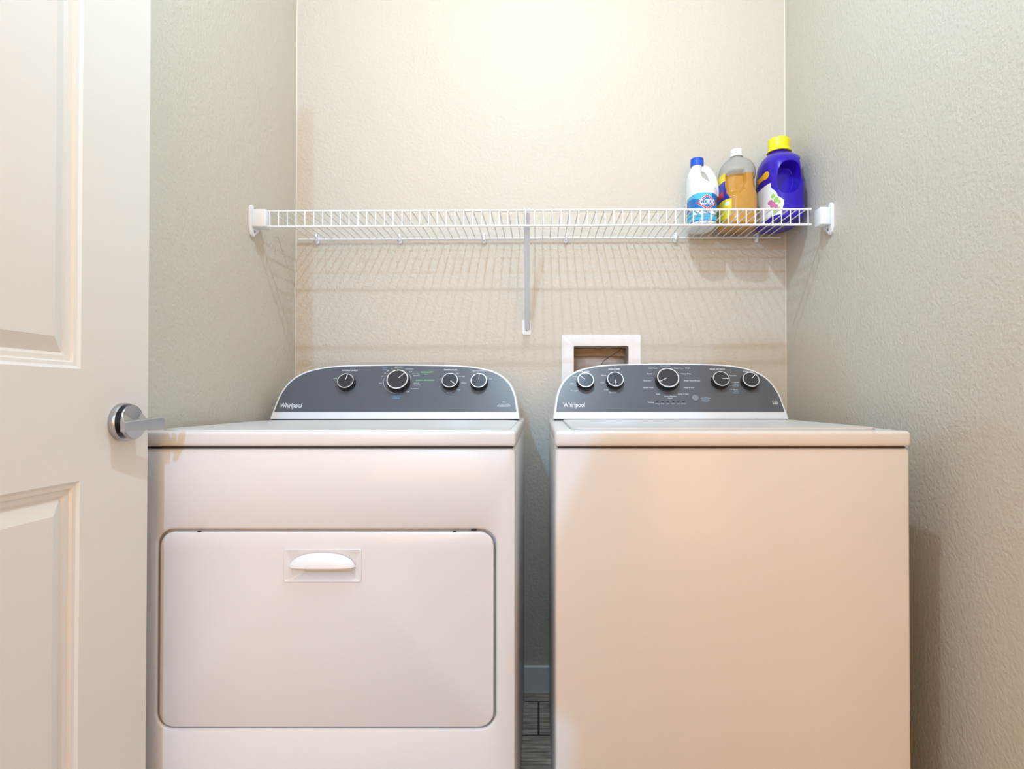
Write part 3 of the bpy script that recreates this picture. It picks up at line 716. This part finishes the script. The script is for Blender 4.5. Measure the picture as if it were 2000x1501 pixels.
def lab3(a, z):
    u = math.cos(a) * .0593
    if z > .115:
        return 3 if (u + .056) ** 2 / .0045 ** 2 + (z - .146) ** 2 / .012 ** 2 < 1 else None
    lim = -.020 + .005 * sm(.02, .05, z) - .018 * sm(.052, .072, z) - .016 * sm(.072, .105, z)
    if u > lim or z < .010: return None
    for cx_, cz_, r_, q in ((-.036, .058, .0065, 1), (-.028, .050, .0045, 1), (-.044, .072, .005, 1), (-.045, .046, .0065, 2), (-.037, .038, .0055, 2), (-.050, .056, .005, 2), (-.029, .030, .0045, 1), (-.040, .024, .005, 1)):
        if ((u - cx_) / 1.0) ** 2 + ((z - cz_) / 1.4) ** 2 < r_ ** 2: return q
    return 0
bm = bmesh.new(); L3.patch(bm, math.radians(165), math.radians(285), .012, .195, lab3, n=260, m=280)
mk('label', bm, [LWH, GRN, PNK, ORG], pur)

# ------------------------------------------------------------------ the photographer behind the camera (unseen, added to throw the soft shadow on the washing machine)
SKIN = mat('skin', (.62, .42, .32), .5); DRESS = mat('cream_dress_cloth', (.72, .68, .62), .8); HAIR = mat('brown_hair', (.09, .05, .03), .5)
per = tag(empty('person', (.06, -.26, 0)), 'unseen photographer holding a camera, in a long cream dress widened to block hall light', 'person')
V = []; E = []; RD = []
def jn(p, r, par=None):
    V.append(Vector(p)); RD.append(r if isinstance(r, tuple) else (r, r))
    if par is not None: E.append((par, len(V) - 1))
    return len(V) - 1
px_ = .06; py_ = -.26
pel = jn((px_, py_, .96), (.13, .10)); wa = jn((px_, py_, 1.10), (.115, .09), pel); ch = jn((px_, py_, 1.30), (.135, .10), wa); up = jn((px_, py_, 1.42), (.11, .08), ch)
nk = jn((px_, py_ + .01, 1.50), .052, up); jw = jn((px_, py_ + .035, 1.575), (.058, .062), nk); hd = jn((px_, py_ + .025, 1.655), (.072, .088), jw); tp = jn((px_, py_ + .01, 1.725), (.055, .062), hd)
for s_ in (-1, 1):
    sh = jn((px_ + s_ * .17, py_, 1.425), .056, up); el = jn((px_ + s_ * .285, py_ - .01, 1.19), .042, sh); wr = jn((s_ * .115, -.095, 1.015), .027, el); pm = jn((s_ * .095, -.052, .99), (.024, .034), wr)
    for f in range(4):
        z0 = 1.012 - f * .018; k1 = jn((s_ * .088, -.028, z0), .0085, pm); k2 = jn((s_ * .074, -.018 - .002 * f, z0 - .002), .008, k1); jn((s_ * .056, -.017, z0 - .003), .007, k2)
    t1 = jn((s_ * .075, -.066, 1.02), .011, pm); jn((s_ * .052, -.072, 1.03), .009, t1)
    hp = jn((px_ + s_ * .09, py_, .90), .085, pel); kn = jn((px_ + s_ * .11, py_ + .02, .50), .058, hp); an = jn((px_ + s_ * .12, py_, .09), .038, kn); jn((px_ + s_ * .13, py_ + .11, .035), .034, an)
me = bpy.data.meshes.new('skeleton'); me.from_pydata([v - Vector(per.location) for v in V], E, [])
ob_ = bpy.data.objects.new('body', me); C.objects.link(ob_)
md = ob_.modifiers.new('s', 'SKIN'); 
for i, r_ in enumerate(RD):
    me.skin_vertices[0].data[i].radius = r_; me.skin_vertices[0].data[i].use_root = (i == 0)
md.use_smooth_shade = True; ob_.modifiers.new('d', 'SUBSURF').levels = 2
dg = bpy.context.evaluated_depsgraph_get(); nm = bpy.data.meshes.new_from_object(ob_.evaluated_get(dg)); ob_.modifiers.clear(); ob_.data = nm; bpy.data.meshes.remove(me)
nm.materials.clear(); nm.materials.append(SKIN); ob_.parent = per
# face
hy = py_ + .115
bm = bmesh.new()
for s_ in (-1, 1):
    bm = bmesh.new(); t_ = bmesh.new(); bmesh.ops.create_uvsphere(t_, u_segments=16, v_segments=10, radius=.010); bmesh.ops.translate(t_, verts=t_.verts[:], vec=(px_ + s_ * .029, py_ + .098, 1.64)); merge(bm, t_); mk('eye', bm, mat('eye_white', (.8, .8, .8), .2), per)
for s_ in (-1, 1): bm = bmesh.new(); tube(bm, [(px_ + s_ * .029, py_ + .1055, 1.64), (px_ + s_ * .029, py_ + .1085, 1.64)], .0048, 12); mk('iris', bm, HAIR, per)
bm = bmesh.new(); tube(bm, [(px_, py_ + .108, 1.645), (px_, py_ + .122, 1.622), (px_, py_ + .130, 1.605), (px_, py_ + .105, 1.598)], [.007, .010, .013, .010], 12); mk('nose', bm, SKIN, per)
bm = bmesh.new(); tube(bm, [(px_ - .022, py_ + .092, 1.573), (px_, py_ + .102, 1.572), (px_ + .022, py_ + .092, 1.573)], [.003, .0065, .003], 10); mk('mouth', bm, mat('lip', (.45, .18, .15), .4), per)
bm = bmesh.new()
HS = [(1.50, .105, .055, -.045), (1.56, .108, .075, -.035), (1.63, .105, .095, -.018), (1.70, .098, .100, -.008), (1.745, .075, .080, -.002), (1.765, .035, .040, .0)]
R = [[bm.verts.new((px_ + a * math.cos(t), py_ + cy + b2 * math.sin(t), z)) for t in [2 * math.pi * k / 32 for k in range(32)]] for z, a, b2, cy in HS]
for A, B in zip(R, R[1:]):
    for k in range(32): bm.faces.new((A[k], A[(k + 1) % 32], B[(k + 1) % 32], B[k]))
bm.faces.new(R[0]); bm.faces.new(R[-1]); mk('hair', bm, HAIR, per)
bm = bmesh.new()
DS = [(.10, .375, .25), (.40, .36, .23), (.80, .305, .20), (1.00, .275, .165), (1.12, .26, .135), (1.22, .24, .125), (1.34, .21, .125), (1.43, .175, .105), (1.475, .12, .080), (1.495, .075, .065)]  # waist and skirt widened to keep hall light off the washing machine
R = [[bm.verts.new((px_ + a * (1 + .03 * math.sin(9 * t) * max(0, 1.1 - z)) * math.cos(t), py_ - .01 + b2 * (1 + .03 * math.sin(9 * t) * max(0, 1.1 - z)) * math.sin(t), z)) for t in [2 * math.pi * k / 90 for k in range(90)]] for z, a, b2 in DS]
for A, B in zip(R, R[1:]):
    for k in range(90): bm.faces.new((A[k], A[(k + 1) % 90], B[(k + 1) % 90], B[k]))
mk('dress', bm, DRESS, per, angle=60)
for s_ in (-1, 1):
    bm = bmesh.new(); tube(bm, [(px_ + s_ * .13, py_, 1.43), (px_ + s_ * .18, py_, 1.425), (px_ + s_ * .235, py_ - .005, 1.31), (px_ + s_ * .285, py_ - .01, 1.195), (px_ + s_ * .22, py_ + .05, 1.125), (s_ * .135 + .01, -.115, 1.035)], [.06, .068, .062, .056, .05, .042], 20); mk('sleeve', bm, DRESS, per, angle=70)
cm = tag(empty('camera_in_hands', (0, -.06, .94)), 'black photo camera held by the person in the doorway', 'camera')
bm = bmesh.new(); box(bm, (-.050, -.060, .935), (.050, -.022, 1.025), .010, 3); mk('camera_body', bm, BLACK, cm)
bm = bmesh.new(); box(bm, (-.022, -.070, 1.02), (.022, -.026, 1.045), .006, 3); mk('viewfinder', bm, BLACK, cm)
